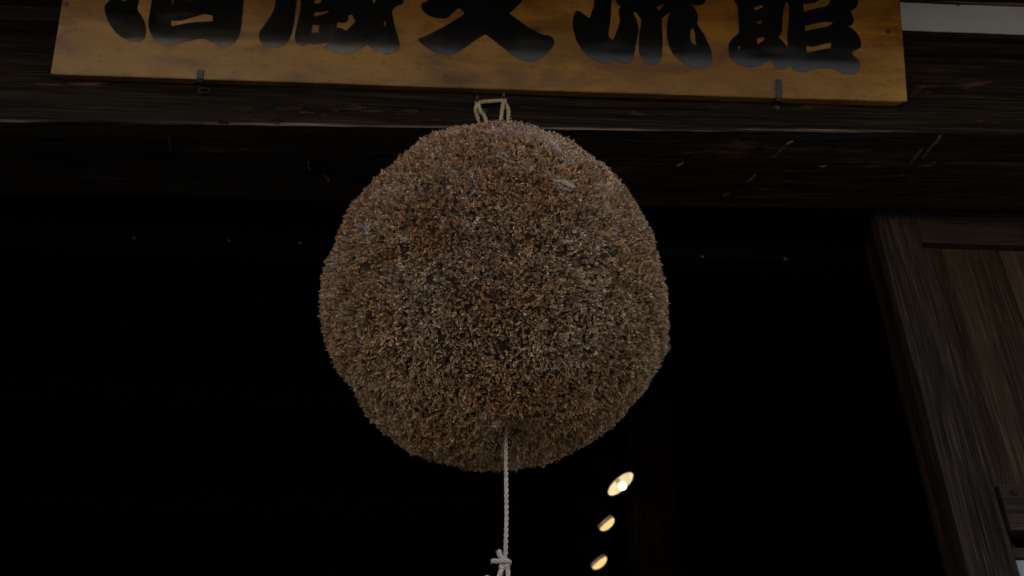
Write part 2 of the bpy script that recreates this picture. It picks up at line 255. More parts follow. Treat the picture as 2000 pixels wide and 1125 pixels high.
K1, K2, K3 = (0.070, 0.028, 0.008), (0.100, 0.045, 0.017), (0.186, 0.093, 0.031)
STAINS = [(-.102, .111, .020, .013, .85, K1), (.110, .131, .030, .020, .8, K1), (.112, .131, .010, .007, .9, (0.043, 0.017, 0.006)),
          (-.060, .003, .085, .032, .85, K2), (-.075, .012, .012, .008, .9, K1), (-.417, -.003, .060, .020, .7, K2), (-.42, .02, .20, .03, .45, K3),
          (-.70, .03, .10, .020, .4, K2), (-.95, .05, .05, .03, .35, K2), (.80, .10, .10, .02, .45, K2), (.46, .05, .16, .02, .4, K2), (.18, .14, .10, .03, .6, K2),
          (-.55, .10, .12, .016, .6, K2), (.30, .01, .12, .015, .35, K3), (.66, -.003, .08, .012, .4, K2), (-.27, .11, .08, .02, .6, K2), (-.83, .055, .006, .005, .9, K1), (.70, .15, .15, .02, .5, K3)]
def sign_wood():
    m, t, b = new_mat('varnished_sign_wood')
    v = coords(t, (0.10, 1, 1), False)
    n1 = noise(t, v, 110, 6, 0.62, 1.0)
    n2 = noise(t, coords(t, (0.30, 1, 1), False), 5.0, 4, 0.55, 1.0)
    c1 = ramp(t, n1, [(0.25, (0.260, 0.124, 0.037)), (0.5, (0.372, 0.205, 0.065)), (0.75, (0.446, 0.279, 0.112))])
    c2 = ramp(t, n2, [(0.28, (0.186, 0.077, 0.022)), (0.46, (0.347, 0.186, 0.056)), (0.60, (0.409, 0.236, 0.081)), (0.78, (0.459, 0.310, 0.149))])
    c = mix(t, 0.62, c1, c2)
    # two glued boards: the joint and the redder upper board
    tc = t.nodes.new('ShaderNodeTexCoord')
    sep = t.nodes.new('ShaderNodeSeparateXYZ')
    t.links.new(tc.outputs['Object'], sep.inputs[0])
    wob = nd(t, 'ShaderNodeMath', operation='MULTIPLY_ADD')
    wob.inputs[1].default_value = 0.012
    t.links.new(n2, wob.inputs[0]); t.links.new(sep.outputs[1], wob.inputs[2])
    up = ramp(t, wob.outputs[0], [(0.128, (0, 0, 0)), (0.133, (1, 1, 1))])
    c = mix(t, mix(t, up, (0, 0, 0), (.5, .5, .5)), c, mix(t, 1.0, c, (.95, .72, .50), 'MULTIPLY'))
    # knots and stains of the board
    oc = tc.outputs['Object']
    wn = nd(t, 'ShaderNodeTexNoise', Scale=9.0, Detail=4.0)
    t.links.new(oc, wn.inputs['Vector'])
    wm = nd(t, 'ShaderNodeVectorMath', operation='MULTIPLY_ADD')
    t.links.new(wn.outputs['Color'], wm.inputs[0])
    wm.inputs[1].default_value = (.09, .03, 0); wm.inputs[2].default_value = (-.045, -.015, 0)
    wa = nd(t, 'ShaderNodeVectorMath', operation='ADD')
    t.links.new(oc, wa.inputs[0]); t.links.new(wm.outputs[0], wa.inputs[1])
    for (u, v, ru, rv, st, kc) in STAINS:
        mp = nd(t, 'ShaderNodeMapping', vector_type='TEXTURE')
        mp.inputs['Location'].default_value = (u, v, 0)
        mp.inputs['Scale'].default_value = (ru, rv, 1.0)
        t.links.new(wa.outputs[0], mp.inputs[0])
        ln_ = nd(t, 'ShaderNodeVectorMath', operation='LENGTH')
        t.links.new(mp.outputs[0], ln_.inputs[0])
        f = ramp(t, ln_.outputs['Value'], [(0.15, (st, st, st)), (1.0, (0, 0, 0))])
        c = mix(t, f, c, kc)
    # dark flecks and pores
    n4 = noise(t, coords(t, (0.4, 1, 1), False), 150, 2, 0.5)
    c = mix(t, ramp(t, n4, [(0.62, (0, 0, 0)), (0.70, (.7, .7, .7))]), c, (0.093, 0.040, 0.012))
    n5 = noise(t, coords(t, (0.35, 1, 1), False), 16, 5, 0.65, 0.8)
    c = mix(t, 1.0, c, ramp(t, n5, [(0.30, (.36, .27, .12)), (0.50, (.66, .60, .22)), (0.70, (.90, .88, .38))]), 'MULTIPLY')
    t.links.new(c, b.inputs['Base Color'])
    t.links.new(ramp(t, n5, [(0.3, (.26, .26, .26)), (0.7, (.40, .40, .40))]), b.inputs['Roughness'])
    b.inputs['Specular IOR Level'].default_value = 0.36
    bump(t, b, n1, 0.15, 0.0008)
    return m
M['sign'] = sign_wood()

def paint_mat():
    m, t, b = new_mat('glossy_black_lacquer')
    b.inputs['Base Color'].default_value = (.006, .006, .006, 1)
    v = coords(t, (0.4, 1, 1), False)
    n = noise(t, v, 30, 5, 0.6)
    t.links.new(ramp(t, n, [(0.3, (.07, .07, .07)), (0.75, (.15, .15, .15))]), b.inputs['Roughness'])
    b.inputs['IOR'].default_value = 1.5
    b.inputs['Specular IOR Level'].default_value = 1.0
    return m
M['paint'] = paint_mat()

def needle_mat():
    m, t, b = new_mat('dry_cedar_needles')
    a = nd(t, 'ShaderNodeAttribute', attribute_name='tint')
    t.links.new(a.outputs['Color'], b.inputs['Base Color'])
    b.inputs['Roughness'].default_value = 0.75
    b.inputs['Specular IOR Level'].default_value = 0.25
    return m
M['needle'] = needle_mat()
M['core'] = plain('cedar_ball_core', (.035, .022, .013), 0.95, nscale=60, var=.5)
M['twig'] = plain('dry_twig', (.34, .25, .17), 0.8, nscale=40, var=.4)
M['web'] = plain('dusty_cobweb', (.52, .475, .41), 0.9, nscale=30, var=.2)

# ------------------------------------------------------------------ mesh helpers
WORLD = {}

def link(name, me, mat, parent, origin):
    o = bpy.data.objects.new(name, me)
    if mat:
        me.materials.append(mat)
    COL.objects.link(o)
    origin = Vector(origin)
    WORLD[o] = origin
    if parent is not None:
        o.parent = parent
        o.location = origin - WORLD[parent]
    else:
        o.location = origin
    return o

def empty(name, loc, parent=None):
    o = bpy.data.objects.new(name, None)
    o.empty_display_size = 0.1
    COL.objects.link(o)
    WORLD[o] = Vector(loc)
    o.location = Vector(loc) - (WORLD[parent] if parent else Vector())
    if parent:
        o.parent = parent
    return o

def tag(o, label=None, cat=None, group=None, kind=None):
    if label: o['label'] = label
    if cat: o['category'] = cat
    if group: o['group'] = group
    if kind: o['kind'] = kind
    return o

def mesh(name, verts, faces, mat, parent=None, origin=None, smooth=False):
    verts = [Vector(v) for v in verts]
    if origin is None:
        origin = sum(verts, Vector()) / len(verts)
    me = bpy.data.meshes.new(name)
    me.from_pydata([v - Vector(origin) for v in verts], [], faces)
    if smooth:
        me.polygons.foreach_set('use_smooth', [True] * len(me.polygons))
    me.update()
    return link(name, me, mat, parent, origin)

def box(name, x0, x1, y0, y1, z0, z1, mat, parent=None, bev=0.003, origin=None):
    if origin is None:
        origin = ((x0 + x1) / 2, (y0 + y1) / 2, (z0 + z1) / 2)
    o = Vector(origin)
    bm = bmesh.new()
    vs = [bm.verts.new(Vector((x, y, z)) - o) for x in (x0, x1) for y in (y0, y1) for z in (z0, z1)]
    for f in ((0, 1, 3, 2), (4, 6, 7, 5), (0, 4, 5, 1), (2, 3, 7, 6), (0, 2, 6, 4), (1, 5, 7, 3)):
        bm.faces.new([vs[i] for i in f])
    if bev:
        bmesh.ops.bevel(bm, geom=bm.edges[:], offset=bev, segments=2, affect='EDGES', profile=0.6)
    bmesh.ops.recalc_face_normals(bm, faces=bm.faces)
    me = bpy.data.meshes.new(name)
    bm.to_mesh(me); bm.free()
    return link(name, me, mat, parent, origin)

def tube_data(path, rad, n=8, closed_ends=True):
    pts = [Vector(p) for p in path]
    verts, faces = [], []
    for i, p in enumerate(pts):
        d = (pts[min(i + 1, len(pts) - 1)] - pts[max(i - 1, 0)]).normalized()
        a = d.orthogonal() if i == 0 else (prev - d * prev.dot(d))
        a.normalize(); prev = a.copy()
        b = d.cross(a)
        r = rad[i] if hasattr(rad, '__len__') else rad
        for k in range(n):
            th = 2 * math.pi * k / n
            verts.append(p + (a * math.cos(th) + b * math.sin(th)) * r)
    for i in range(len(pts) - 1):
        for k in range(n):
            faces.append((i * n + k, i * n + (k + 1) % n, (i + 1) * n + (k + 1) % n, (i + 1) * n + k))
    if closed_ends:
        faces.append(tuple(reversed(range(n))))
        faces.append(tuple(range((len(pts) - 1) * n, len(pts) * n)))
    return verts, faces

def join_data(parts):
    V, Fc = [], []
    for v, f in parts:
        o = len(V)
        V += list(v)
        Fc += [tuple(i + o for i in q) for q in f]
    return V, Fc

def resample(path, step):
    pts = [Vector(p) for p in path]
    out = [pts[0]]
    for a, b in zip(pts, pts[1:]):
        n = max(1, int((b - a).length / step))
        out += [a.lerp(b, (i + 1) / n) for i in range(n)]
    return out

def smooth_path(path, sub=6):
    P = [Vector(p) for p in path]
    Q = [P[0] * 2 - P[1]] + P + [P[-1] * 2 - P[-2]]
    out = []
    for i in range(1, len(Q) - 2):
        for s in range(sub):
            t = s / sub
            a, b, c, d = Q[i - 1], Q[i], Q[i + 1], Q[i + 2]
            out.append(0.5 * ((2 * b) + (c - a) * t + (2 * a - 5 * b + 4 * c - d) * t * t + (3 * b - 3 * c + d - a) * t ** 3))
    out.append(P[-1])
    return out

def cord_data(path, rad, strands=2, pitch=0.02, n=6, fuzz=0.0):
    """laid rope: strands wound round a path"""
    pts = resample(smooth_path(path, 8), 0.0025)
    frames, prev = [], None
    for i, p in enumerate(pts):
        d = (pts[min(i + 1, len(pts) - 1)] - pts[max(i - 1, 0)]).normalized()
        a = d.orthogonal() if prev is None else prev - d * prev.dot(d)
        a.normalize(); prev = a
        frames.append((p, a, d.cross(a)))
    dat = []
    off = rad * (0.5 if strands == 2 else 0.54)
    sr = rad * (0.56 if strands == 2 else 0.50)
    for s in range(strands):
        path2, L = [], 0.0
        for i, (p, a, b) in enumerate(frames):
            if i: L += (p - frames[i - 1][0]).length
            th = 2 * math.pi * (L / pitch + s / strands)
            path2.append(p + (a * math.cos(th) + b * math.sin(th)) * off)
        rr = [sr * (1 + random.uniform(-.08, .08)) for _ in path2]
        dat.append(tube_data(path2, rr, n))
    if fuzz:
        for _ in range(int(len(pts) * fuzz)):
            p, a, b = random.choice(frames)
            th = random.uniform(0, 6.283)
            e = a * math.cos(th) + b * math.sin(th)
            q = p + e * rad * .9
            tip = q + e * random.uniform(.001, .004) + Vector((random.uniform(-1, 1), random.uniform(-1, 1), random.uniform(-1, 1))) * .002
            dat.append(tube_data([q, tip], [.00022, .0001], 3))
    return join_data(dat)

def vnoise(x, y=0.0, seed=0):
    """cheap smooth value noise"""
    def h(i, j):
        s = math.sin(i * 127.1 + j * 311.7 + seed * 74.7) * 43758.5453
        return s - math.floor(s)
    i, j = math.floor(x), math.floor(y)
    u, v = x - i, y - j
    u = u * u * (3 - 2 * u); v = v * v * (3 - 2 * v)
    return (h(i, j) * (1 - u) + h(i + 1, j) * u) * (1 - v) + (h(i, j + 1) * (1 - u) + h(i + 1, j + 1) * u) * v - 0.5

def hewn_beam(name, x0, x1, profile, mat, parent, zfun=None, jit=0.003, n=160, seed=0, mats=None, edge_mat=None):
    """sweep a (y, z) profile along x with hand-worked unevenness; mats[k] = material index of strip k"""
    verts, faces = [], []
    m = len(profile)
    for i in range(n + 1):
        x = x0 + (x1 - x0) * i / n
        for k, (y, z) in enumerate(profile):
            jy = (vnoise(x * 2.2, k * 3.1, seed) * 2 + vnoise(x * 17, k * 3.3, seed + 1) * .6) * jit
            jz = (vnoise(x * 2.0, k * 2.7, seed + 2) * 2 + vnoise(x * 19, k * 3.7, seed + 3) * .6) * jit
            verts.append((x, y + jy, z + jz + (zfun(x) if zfun else 0)))
    for i in range(n):
        for k in range(m):
            a, b = i * m + k, i * m + (k + 1) % m
            faces.append((a, b, b + m, a + m))
    faces.append(tuple(range(m)))
    faces.append(tuple(reversed(range(n * m, (n + 1) * m))))
    c = ((x0 + x1) / 2, profile[0][0], profile[0][1])
    o = mesh(name, verts, faces, mat, parent, c)
    bm = bmesh.new(); bm.from_mesh(o.data)
    bmesh.ops.recalc_face_normals(bm, faces=bm.faces)
    bm.to_mesh(o.data); bm.free()
    if edge_mat is not None:
        o.data.materials.append(edge_mat)
        idx = [0] * len(o.data.polygons)
        for i in range(n):
            for k in mats:
                idx[i * m + k] = 1
        o.data.polygons.foreach_set('material_index', idx)
    return o

# ================================================================== the setting
g = mesh('street', [(-400, -400, 0), (400, -400, 0), (400, 400, 0), (-400, 400, 0)], [(0, 1, 2, 3)], M['asphalt'])
tag(g, kind='structure')

# ================================================================== the brewery building
B = empty('brewery_building', (0, 1.6, 0))
tag(B, 'dark timbered brewery front with a wide black opening and heavy lintel', 'building')

slope = lambda x: 0.0296 * x
ZB = 3.178                                   # underside of the lintel at x = 0
lintel = hewn_beam('lintel_beam', -2.6, 2.6,
                   [(1.567, ZB), (1.563, ZB + .004), (1.563, ZB + .30), (1.655, ZB + .30), (1.655, ZB + .001)],
                   M['beam'], B, slope, 0.003, 220, 1, mats=[0], edge_mat=M['worn'])
tag(lintel, label='heavy dark lintel beam with worn pale lower edge')
head = hewn_beam('head_rail', -2.6, 2.6,
                 [(1.660, ZB + .003), (1.660, ZB + .12), (1.846, ZB + .12), (1.846, ZB + .05), (1.815, ZB + .05), (1.815, ZB + .003)],
                 M['beam'], B, lambda x: slope(x) * .75 - .001, 0.002, 120, 5)
ledge = hewn_beam('upper_beam', -2.6, 2.6,
                  [(1.538, 3.468), (1.538, 3.535), (1.60, 3.535), (1.60, 3.468)], M['beam'], B, None, 0.0022, 140, 9)
# lime plaster strip with a ragged upper edge under the next beam
pv, pf = [], []
NP = 200
for i in range(NP + 1):
    x = -.8 + 3.4 * i / NP
    pv += [(x, 1.557, 3.50), (x, 1.557, 3.72)]
for i in range(NP):
    pf.append((2 * i, 2 * i + 2, 2 * i + 3, 2 * i + 1))
mesh('plaster_panel', pv, pf, M['plaster'], B, (0, 1.557, 3.6))
top_beam = hewn_beam('upper_beam', -2.6, 2.6,
                     [(1.552, 3.672), (1.548, 3.680), (1.548, 3.95), (1.65, 3.95), (1.65, 3.672)], M['beam'], B, None, 0.004, 260, 13,
                     mats=[0], edge_mat=M['worn'])
# little tongues of plaster and straw hanging at the top of the strip
for (x, l) in ((1.108, .013),):
    V, Fq = tube_data([(x, 1.556, 3.675), (x - .002, 1.553, 3.667), (x - .005, 1.552, 3.675 - l)], [.004, .0035, .001], 6)
    mesh('straw_tuft', V, Fq, M['splinter'], B)
box('upper_board', -2.6, -.80, 1.574, 1.59, 3.50, 3.72, M['beam'], B, 0)
box('upper_wall', -2.6, 2.6, 1.66, 1.80, 3.30, 5.1, M['plaster'], B, 0)
# eave over the front, sloping down towards the street
ev = [(-4.5, 1.66, 4.42), (4.5, 1.66, 4.42), (4.5, 0.78, 4.05), (-4.5, 0.78, 4.05)]
ev += [(x, y, z + .10) for (x, y, z) in ev]
eave = mesh('eave', ev, [(0, 1, 2, 3), (7, 6, 5, 4), (0, 4, 5, 1), (1, 5, 6, 2), (2, 6, 7, 3), (3, 7, 4, 0)], M['soffit'], B)
box('added_eave_board', -4.5, 4.5, .935, .965, 3.405, 4.09, M['soffit'], B, .004)  # added unseen board, cuts off high sky and darkens the letters' reflection
rv = [(-3.2, 1.66, 4.74), (3.2, 1.66, 4.74), (3.2, 5.2, 7.0), (-3.2, 5.2, 7.0), (3.2, 9.2, 4.6), (-3.2, 9.2, 4.6)]
rv2 = rv + [(x, y, z + .12) for (x, y, z) in rv]
mesh('roof', rv2, [(0, 3, 2, 1), (3, 5, 4, 2), (6, 7, 8, 9), (9, 8, 10, 11), (0, 1, 7, 6), (5, 11, 10, 4),
                   (0, 6, 9, 3), (3, 9, 11, 5), (1, 2, 8, 7), (2, 4, 10, 8)], M['tile'], B)
box('side_wall', -2.6, -1.95, 1.62, 1.84, 0, 3.30, M['grey_board'], B, 0)
box('side_wall', 2.05, 2.6, 1.62, 1.84, 0, 3.30, M['grey_board'], B, 0)
# the dark room
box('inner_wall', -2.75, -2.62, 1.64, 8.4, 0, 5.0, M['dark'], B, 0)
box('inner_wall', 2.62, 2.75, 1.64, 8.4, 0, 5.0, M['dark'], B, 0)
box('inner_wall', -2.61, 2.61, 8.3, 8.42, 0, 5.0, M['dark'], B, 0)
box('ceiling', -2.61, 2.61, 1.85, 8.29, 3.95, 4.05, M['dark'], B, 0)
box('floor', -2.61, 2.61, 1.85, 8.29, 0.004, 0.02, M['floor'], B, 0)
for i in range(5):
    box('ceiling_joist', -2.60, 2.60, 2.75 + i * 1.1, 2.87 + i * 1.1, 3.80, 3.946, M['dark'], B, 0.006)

# steel shutter rail behind the lintel, with its screws
rail = box('shutter_rail', -1.94, 2.04, 2.0, 2.06, 3.182, 3.225, M['green'], B, 0.002)
box('flange', -1.94, 2.04, 1.992, 1.999, 3.222, 3.230, M['green'], rail, 0.001)
for (x, z) in ((-.979, 3.186), (-.735, 3.189), (-.550, 3.188), (.488, 3.186), (.703, 3.187)):
    V, Fq = tube_data([(x, 2.001, z), (x, 1.998, z - .001), (x, 1.9965, z - .002)], [.0055, .005, .002], 8)
    mesh('screw_head', V, Fq, M['screw'], rail)

# splinters and torn strips of pale wood on the lintel
def splinter(path, plane, wdt):
    pts = smooth_path(path, 5)
    P = [Vector(p) for p in pts]
    verts, faces = [], []
    nn = len(P)
    for i, p in enumerate(P):
        d = (P[min(i + 1, nn - 1)] - P[max(i - 1, 0)]).normalized()
        nrm = Vector((0, -1, 0)) if plane == 'f' else Vector((0, 0, -1))
        s = d.cross(nrm).normalized()
        e = math.sin(math.pi * (i + .6) / (nn + .2)) ** .6
        hw = wdt * e * random.uniform(.55, 1.25)
        lift = random.uniform(.0015, .0045) * e + .0012
        c = p + s * random.uniform(-.35, .35) * wdt
        verts += [c - s * hw - nrm * .004, c + nrm * lift, c + s * hw - nrm * .004]
    for i in range(nn - 1):
        for k in range(2):
            a = i * 3 + k
            faces.append((a, a + 1, a + 4, a + 3))
    return verts, faces
def flakes(path, plane, n, spread, wlo, whi, frac):
    """a torn patch: several ragged slivers beside each other"""
    dat = []
    P = [Vector(p) for p in path]
    for k in range(n):
        a = random.uniform(0, 1 - frac); b_ = a + frac * random.uniform(.5, 1)
        off = Vector((random.uniform(-1, 1) * spread, 0, random.uniform(-1, 1) * spread * .6)) if plane == 'f' else \
            Vector((random.uniform(-1, 1), random.uniform(-1, 1), 0)) * spread
        def at(u):
            u = max(0, min(1, u)) * (len(P) - 1); i = min(int(u), len(P) - 2)
            return P[i].lerp(P[i + 1], u - i) + off + Vector((random.uniform(-1, 1), random.uniform(-1, 1) if plane == 'u' else 0, random.uniform(-1, 1) if plane == 'f' else 0)) * .0016
        dat.append(splinter([at(a + (b_ - a) * j / 4) for j in range(5)], plane, random.uniform(wlo, whi)))
    return join_data(dat)
for path in UNDER_SPLINTERS:
    p2 = [(x, y, z - .001) for x, y, z in path]
    V, Fq = flakes(p2, 'u', 5, .0018, .0005, .0014, .85)
    mesh('splinter', V, Fq, M['splinter'], lintel if path[0][1] < 1.66 else head)
for path in FACE_SPLINTERS:
    V, Fq = flakes(path, 'f', 9, .010, .0004, .0010, .7)
    mesh('splinter', V, Fq, M['splinter'], lintel)

# ---- the sliding board door, pushed to the right
door = empty('sliding_door', (.893, 1.85, 0), B)
tag(door, label='sliding door of dark vertical planks pushed open to the right')
X0 = .893
box('stile', X0, .993, 1.850, 1.884, .03, 3.24, M['stile'], door, 0.003)
box('top_rail', .995, 1.93, 1.853, 1.882, 3.130, 3.24, M['rail'], door, 0.003)
xs = [.995, 1.185, 1.372, 1.565, 1.752, 1.93]
for a, b in zip(xs, xs[1:]):
    box('plank', a + .0015, b - .0015, 1.871, 1.880, 2.45, 3.128, M['plank'], door, 0.0025)
mid = box('mid_rail', .999, 1.93, 1.846, 1.883, 2.378, 2.478, M['rail'], door, 0.003)
for x in (1.028, 1.46, 1.89):
    V, Fq = tube_data([(x, 1.848, 2.460), (x, 1.842, 2.460), (x, 1.8405, 2.460)], [.0075, .0075, .006], 12)
    mesh('peg', V, Fq, M['rail'], mid)
pane = box('window_pane', 1.0, 1.93, 1.868, 1.872, 1.50, 2.325, M['pane'], door, 0)
box('glazing_bar', .995, 1.93, 1.860, 1.880, 2.326, 2.348, M['rail'], door, 0.002)
for x in (1.21, 1.44, 1.67):
    box('glazing_bar', x - .009, x + .009, 1.860, 1.8675, 1.50, 2.3255, M['rail'], door, 0.002)
box('lower_panel', .995, 1.93, 1.866, 1.880, .05, 1.499, M['plank'], door, 0.002)
box('stile', 1.932, 2.02, 1.850, 1.884, .03, 3.24, M['stile'], door, 0.003)
# rough post behind the door's edge
hw = []
pv, pf = [], []
NZ = 120
for i in range(NZ + 1):
    z = .02 + 3.2 * i / NZ
    jx = lambda k: vnoise(z * 6, k * 2.3, 31) * .004 + vnoise(z * 30, k * 3.1, 32) * .003
    pv += [(.899, 1.890, z), (.899 + jx(1) + .002, 1.935, z), (.901 + jx(2), 1.968 + jx(3), z), (1.02, 1.972, z), (1.02, 1.890, z)]
for i in range(NZ):
    for k in range(5):
        a, b = i * 5 + k, i * 5 + (k + 1) % 5
        pf.append((a, b, b + 5, a + 5))
mesh('jamb_post', pv, pf, M['jamb'], B)

# ================================================================== the signboard
LEAN = 23.4
sx, sy, sz = -.09, 1.533, 3.2913
SW, SH, ST = .9775, .60, .033
V0 = -.0155
sign = empty('signboard', (sx, sy, sz))
tag(sign, 'long varnished wooden signboard with five black brush-written characters, leaning out above the ball', 'signboard')
sign.rotation_euler = (R(90 + LEAN), 0, 0)     # local x = right, y = up the board, z = out of its face
def sign_child(name, me, mat, parent=sign):
    o = bpy.data.objects.new(name, me)
    me.materials.append(mat)
    COL.objects.link(o)
    o.parent = parent
    return o
bm = bmesh.new()
NX = 90
prof = [(V0, 0.0), (V0, -ST), (SH, -ST), (SH, 0.0)]
rows = []
for i in range(NX + 1):
    x = -SW + 2 * SW * i / NX
    e = min(i, NX - i)
    rows.append([bm.verts.new((x + (.0015 * vnoise(k, i, 4) if e else 0), v + .0015 * vnoise(x * 5, k, 3) +
                               ((.010 if k == 1 else .001) if (e == 0 and k < 2) else 0), z)) for k, (v, z) in enumerate(prof)])
for a, b in zip(rows, rows[1:]):
    for k in range(4):
        bm.faces.new((a[k], b[k], b[(k + 1) % 4], a[(k + 1) % 4]))
bm.faces.new(rows[0]); bm.faces.new(list(reversed(rows[-1])))
bmesh.ops.recalc_face_normals(bm, faces=bm.faces)
ed = [e for e in bm.edges if e.is_manifold and e.calc_face_angle(0) > .9]
bmesh.ops.bevel(bm, geom=ed, offset=.0016, segments=2, affect='EDGES')
me = bpy.data.meshes.new('board'); bm.to_mesh(me); bm.free()
sign_child('board', me, M['sign'])

def catmull(loop, sub=4):
    n = len(loop)
    out = []
    for i in range(n):
        a, b, c, d = (Vector(loop[(i + j) % n]) for j in (-1, 0, 1, 2))
        # keep sharp corners sharp
        def sharp(p, q, r):
            u, v = (q - p), (r - q)
            return u.length < 1e-6 or v.length < 1e-6 or u.angle(v) > 1.0
        ta = Vector((0, 0)) if sharp(a, b, c) else (c - a) * .5
        tb = Vector((0, 0)) if sharp(b, c, d) else (d - b) * .5
        L = (c - b).length
        for tv in (ta, tb):
            if tv.length > L: tv *= L / tv.length
        for s in range(sub):
            t = s / sub
            h1 = 2 * t ** 3 - 3 * t * t + 1; h2 = -2 * t ** 3 + 3 * t * t
            h3 = t ** 3 - 2 * t * t + t; h4 = t ** 3 - t * t
            out.append(b * h1 + c * h2 + ta * h3 + tb * h4)
    return out

dg = None
for outs, holes in CHARACTERS:
    cu = bpy.data.curves.new('tmp', 'CURVE')
    cu.dimensions = '2D'; cu.fill_mode = 'BOTH'; cu.extrude = .0006
    for loop in outs + holes:
        sp = cu.splines.new('POLY')
        pts = catmull(loop)
        sp.points.add(len(pts) - 1)
        for p, q in zip(sp.points, pts):
            p.co = (q.x, q.y, 0, 1)
        sp.use_cyclic_u = True
    tmp = bpy.data.objects.new('tmp', cu)
    COL.objects.link(tmp)
    dg = bpy.context.evaluated_depsgraph_get()
    me = bpy.data.meshes.new_from_object(tmp.evaluated_get(dg))
    me.name = 'painted_character'
    bpy.data.objects.remove(tmp)
    o = sign_child('painted_character', me, M['paint'])
    o.location = (0, 0, .0007)
for (u, v) in ((-.9658, .1634), (.9445, .1606)):
    V, Fq = tube_data([(u, v, -.002), (u, v, .0012), (u, v, .002)], [.006, .006, .003], 10)
    me = bpy.data.meshes.new('nail'); me.from_pydata(V, [], Fq); me.update()
    sign_child('nail', me, M['iron'])

# ---- iron hooks that carry the board
def strap(path, wdt, thk, name):
    """flat iron strip following a (y, z) path, its width along x"""
    P = [Vector((0, y, z)) for y, z in path]
    V, Fq = [], []
    for i, p in enumerate(P):
        d = (P[min(i + 1, len(P) - 1)] - P[max(i - 1, 0)]).normalized()
        nrm = Vector((0, -d.z, d.y))
        for sx_ in (-1, 1):
            V += [p + Vector((sx_ * wdt / 2, 0, 0)) - nrm * thk / 2, p + Vector((sx_ * wdt / 2, 0, 0)) + nrm * thk / 2]
    for i in range(len(P) - 1):
        a = i * 4
        for q in ((0, 1, 5, 4), (1, 3, 7, 5), (3, 2, 6, 7), (2, 0, 4, 6)):
            Fq.append(tuple(a + k for k in q))
    Fq += [(0, 2, 3, 1), tuple(len(V) - 4 + k for k in (0, 1, 3, 2))]
    return V, Fq
ca, sa = math.cos(R(LEAN)), math.sin(R(LEAN))
def sp_(v, n):          # point on the sign section: v up the board, n out of the face
    return (sy - v * sa - n * ca, sz + v * ca - n * sa)
for (x, tabv, kind) in ((-.7265, .006, 'l'), (.594, .028, 'r')):
    hk = empty('sign_hook', (x, 1.56, 3.26))
    tag(hk, 'short black iron hook under the left end of the signboard' if kind == 'l' else
        'taller black iron hook gripping the signboard near its right end', 'hook')
    path = [sp_(tabv, .004), sp_(V0 - .001, .004), sp_(V0 - .006, .001), sp_(V0 - .006, -.018), (1.556, sp_(V0, -.03)[1] - .022), (1.5625, 3.262 if kind == 'r' else 3.268)]
    V, Fq = strap(path, .013, .0035, 'arm')
    V = [v + Vector((x, 0, 0)) for v in V]
    mesh('arm', V, Fq, M['iron'], hk)
    if kind == 'r':
        V, Fq = tube_data([(x - .002, 1.567, 3.262), (x - .002, 1.556, 3.261), (x - .002, 1.551, 3.260), (x - .002, 1.549, 3.260)], [.0085, .0085, .006, .002], 12)
        mesh('bolt_head', V, Fq, M['iron'], hk)
    else:
        ring = [(x + .012 + .013 * math.cos(t), 1.553, 3.255 + .008 * math.sin(t)) for t in [i * .5 + 2.4 for i in range(-13, 0)]]
        V, Fq = tube_data(ring, .0022, 6)
        mesh('ring', V, Fq, M['iron'], hk)

# ================================================================== the cedar ball
BC = Vector((-.0333, 1.611, 2.7345))
ball = empty('cedar_ball', BC)
tag(ball, 'large round ball of dry brown cedar sprigs hung under the lintel', 'cedar ball')
view = (BC - Vector((0, 0, 1.5))).normalized()
ax_r = np.array([1.0, 0, 0]); ax_u = np.array(Vector((1, 0, 0)).cross(view))
ax_v = np.array(view)
OA = np.array([a for a, r in OUTLINE]); OR = np.array([r for a, r in OUTLINE])
OA3 = np.concatenate([OA - 2 * math.pi, OA, OA + 2 * math.pi]); OR3 = np.tile(OR, 3)

_grid = RNG.random((48, 48, 48))
def noise3(P, s, off=0.0):
    Q = P * s + off + 100.0
    I = np.floor(Q).astype(int); f = Q - I
    f = f * f * (3 - 2 * f)
    I = I % 48; J = (I + 1) % 48
    def gr(a, b, c): return _grid[a, b, c]
    x0, y0, z0 = I.T; x1, y1, z1 = J.T
    fx, fy, fz = f.T
    c00 = gr(x0, y0, z0) * (1 - fx) + gr(x1, y0, z0) * fx
    c10 = gr(x0, y1, z0) * (1 - fx) + gr(x1, y1, z0) * fx
    c01 = gr(x0, y0, z1) * (1 - fx) + gr(x1, y0, z1) * fx
    c11 = gr(x0, y1, z1) * (1 - fx) + gr(x1, y1, z1) * fx
    return (c00 * (1 - fy) + c10 * fy) * (1 - fz) + (c01 * (1 - fy) + c11 * fy) * fz - 0.5

def ball_radius(N):
    """trimmed outline of the ball in every direction N (unit vectors)"""
    a = np.arctan2(N @ ax_u, N @ ax_r)
    wgt = 1 - (N @ ax_v) ** 2
    base = .347 + (np.interp(a, OA3, OR3) - .347) * wgt ** 1.5
    base += noise3(N, 5.0) * .006 + noise3(N, 12.0, 7.3) * .006
    # a faint ridge round the belly where two rounds of sprigs meet, and the hollow at the foot
    lat = N[:, 2] + .30 + .05 * noise3(N, 4.0, 3.0)
    base += .004 * np.exp(-(lat / .035) ** 2) - .006 * np.exp(-((lat + .075) / .04) ** 2)
    foot = np.hypot(N[:, 0] - .12, N[:, 1] + .02)
    base -= np.where(N[:, 2] < 0, .034 * np.exp(-(foot / .13) ** 2), 0)
    return base

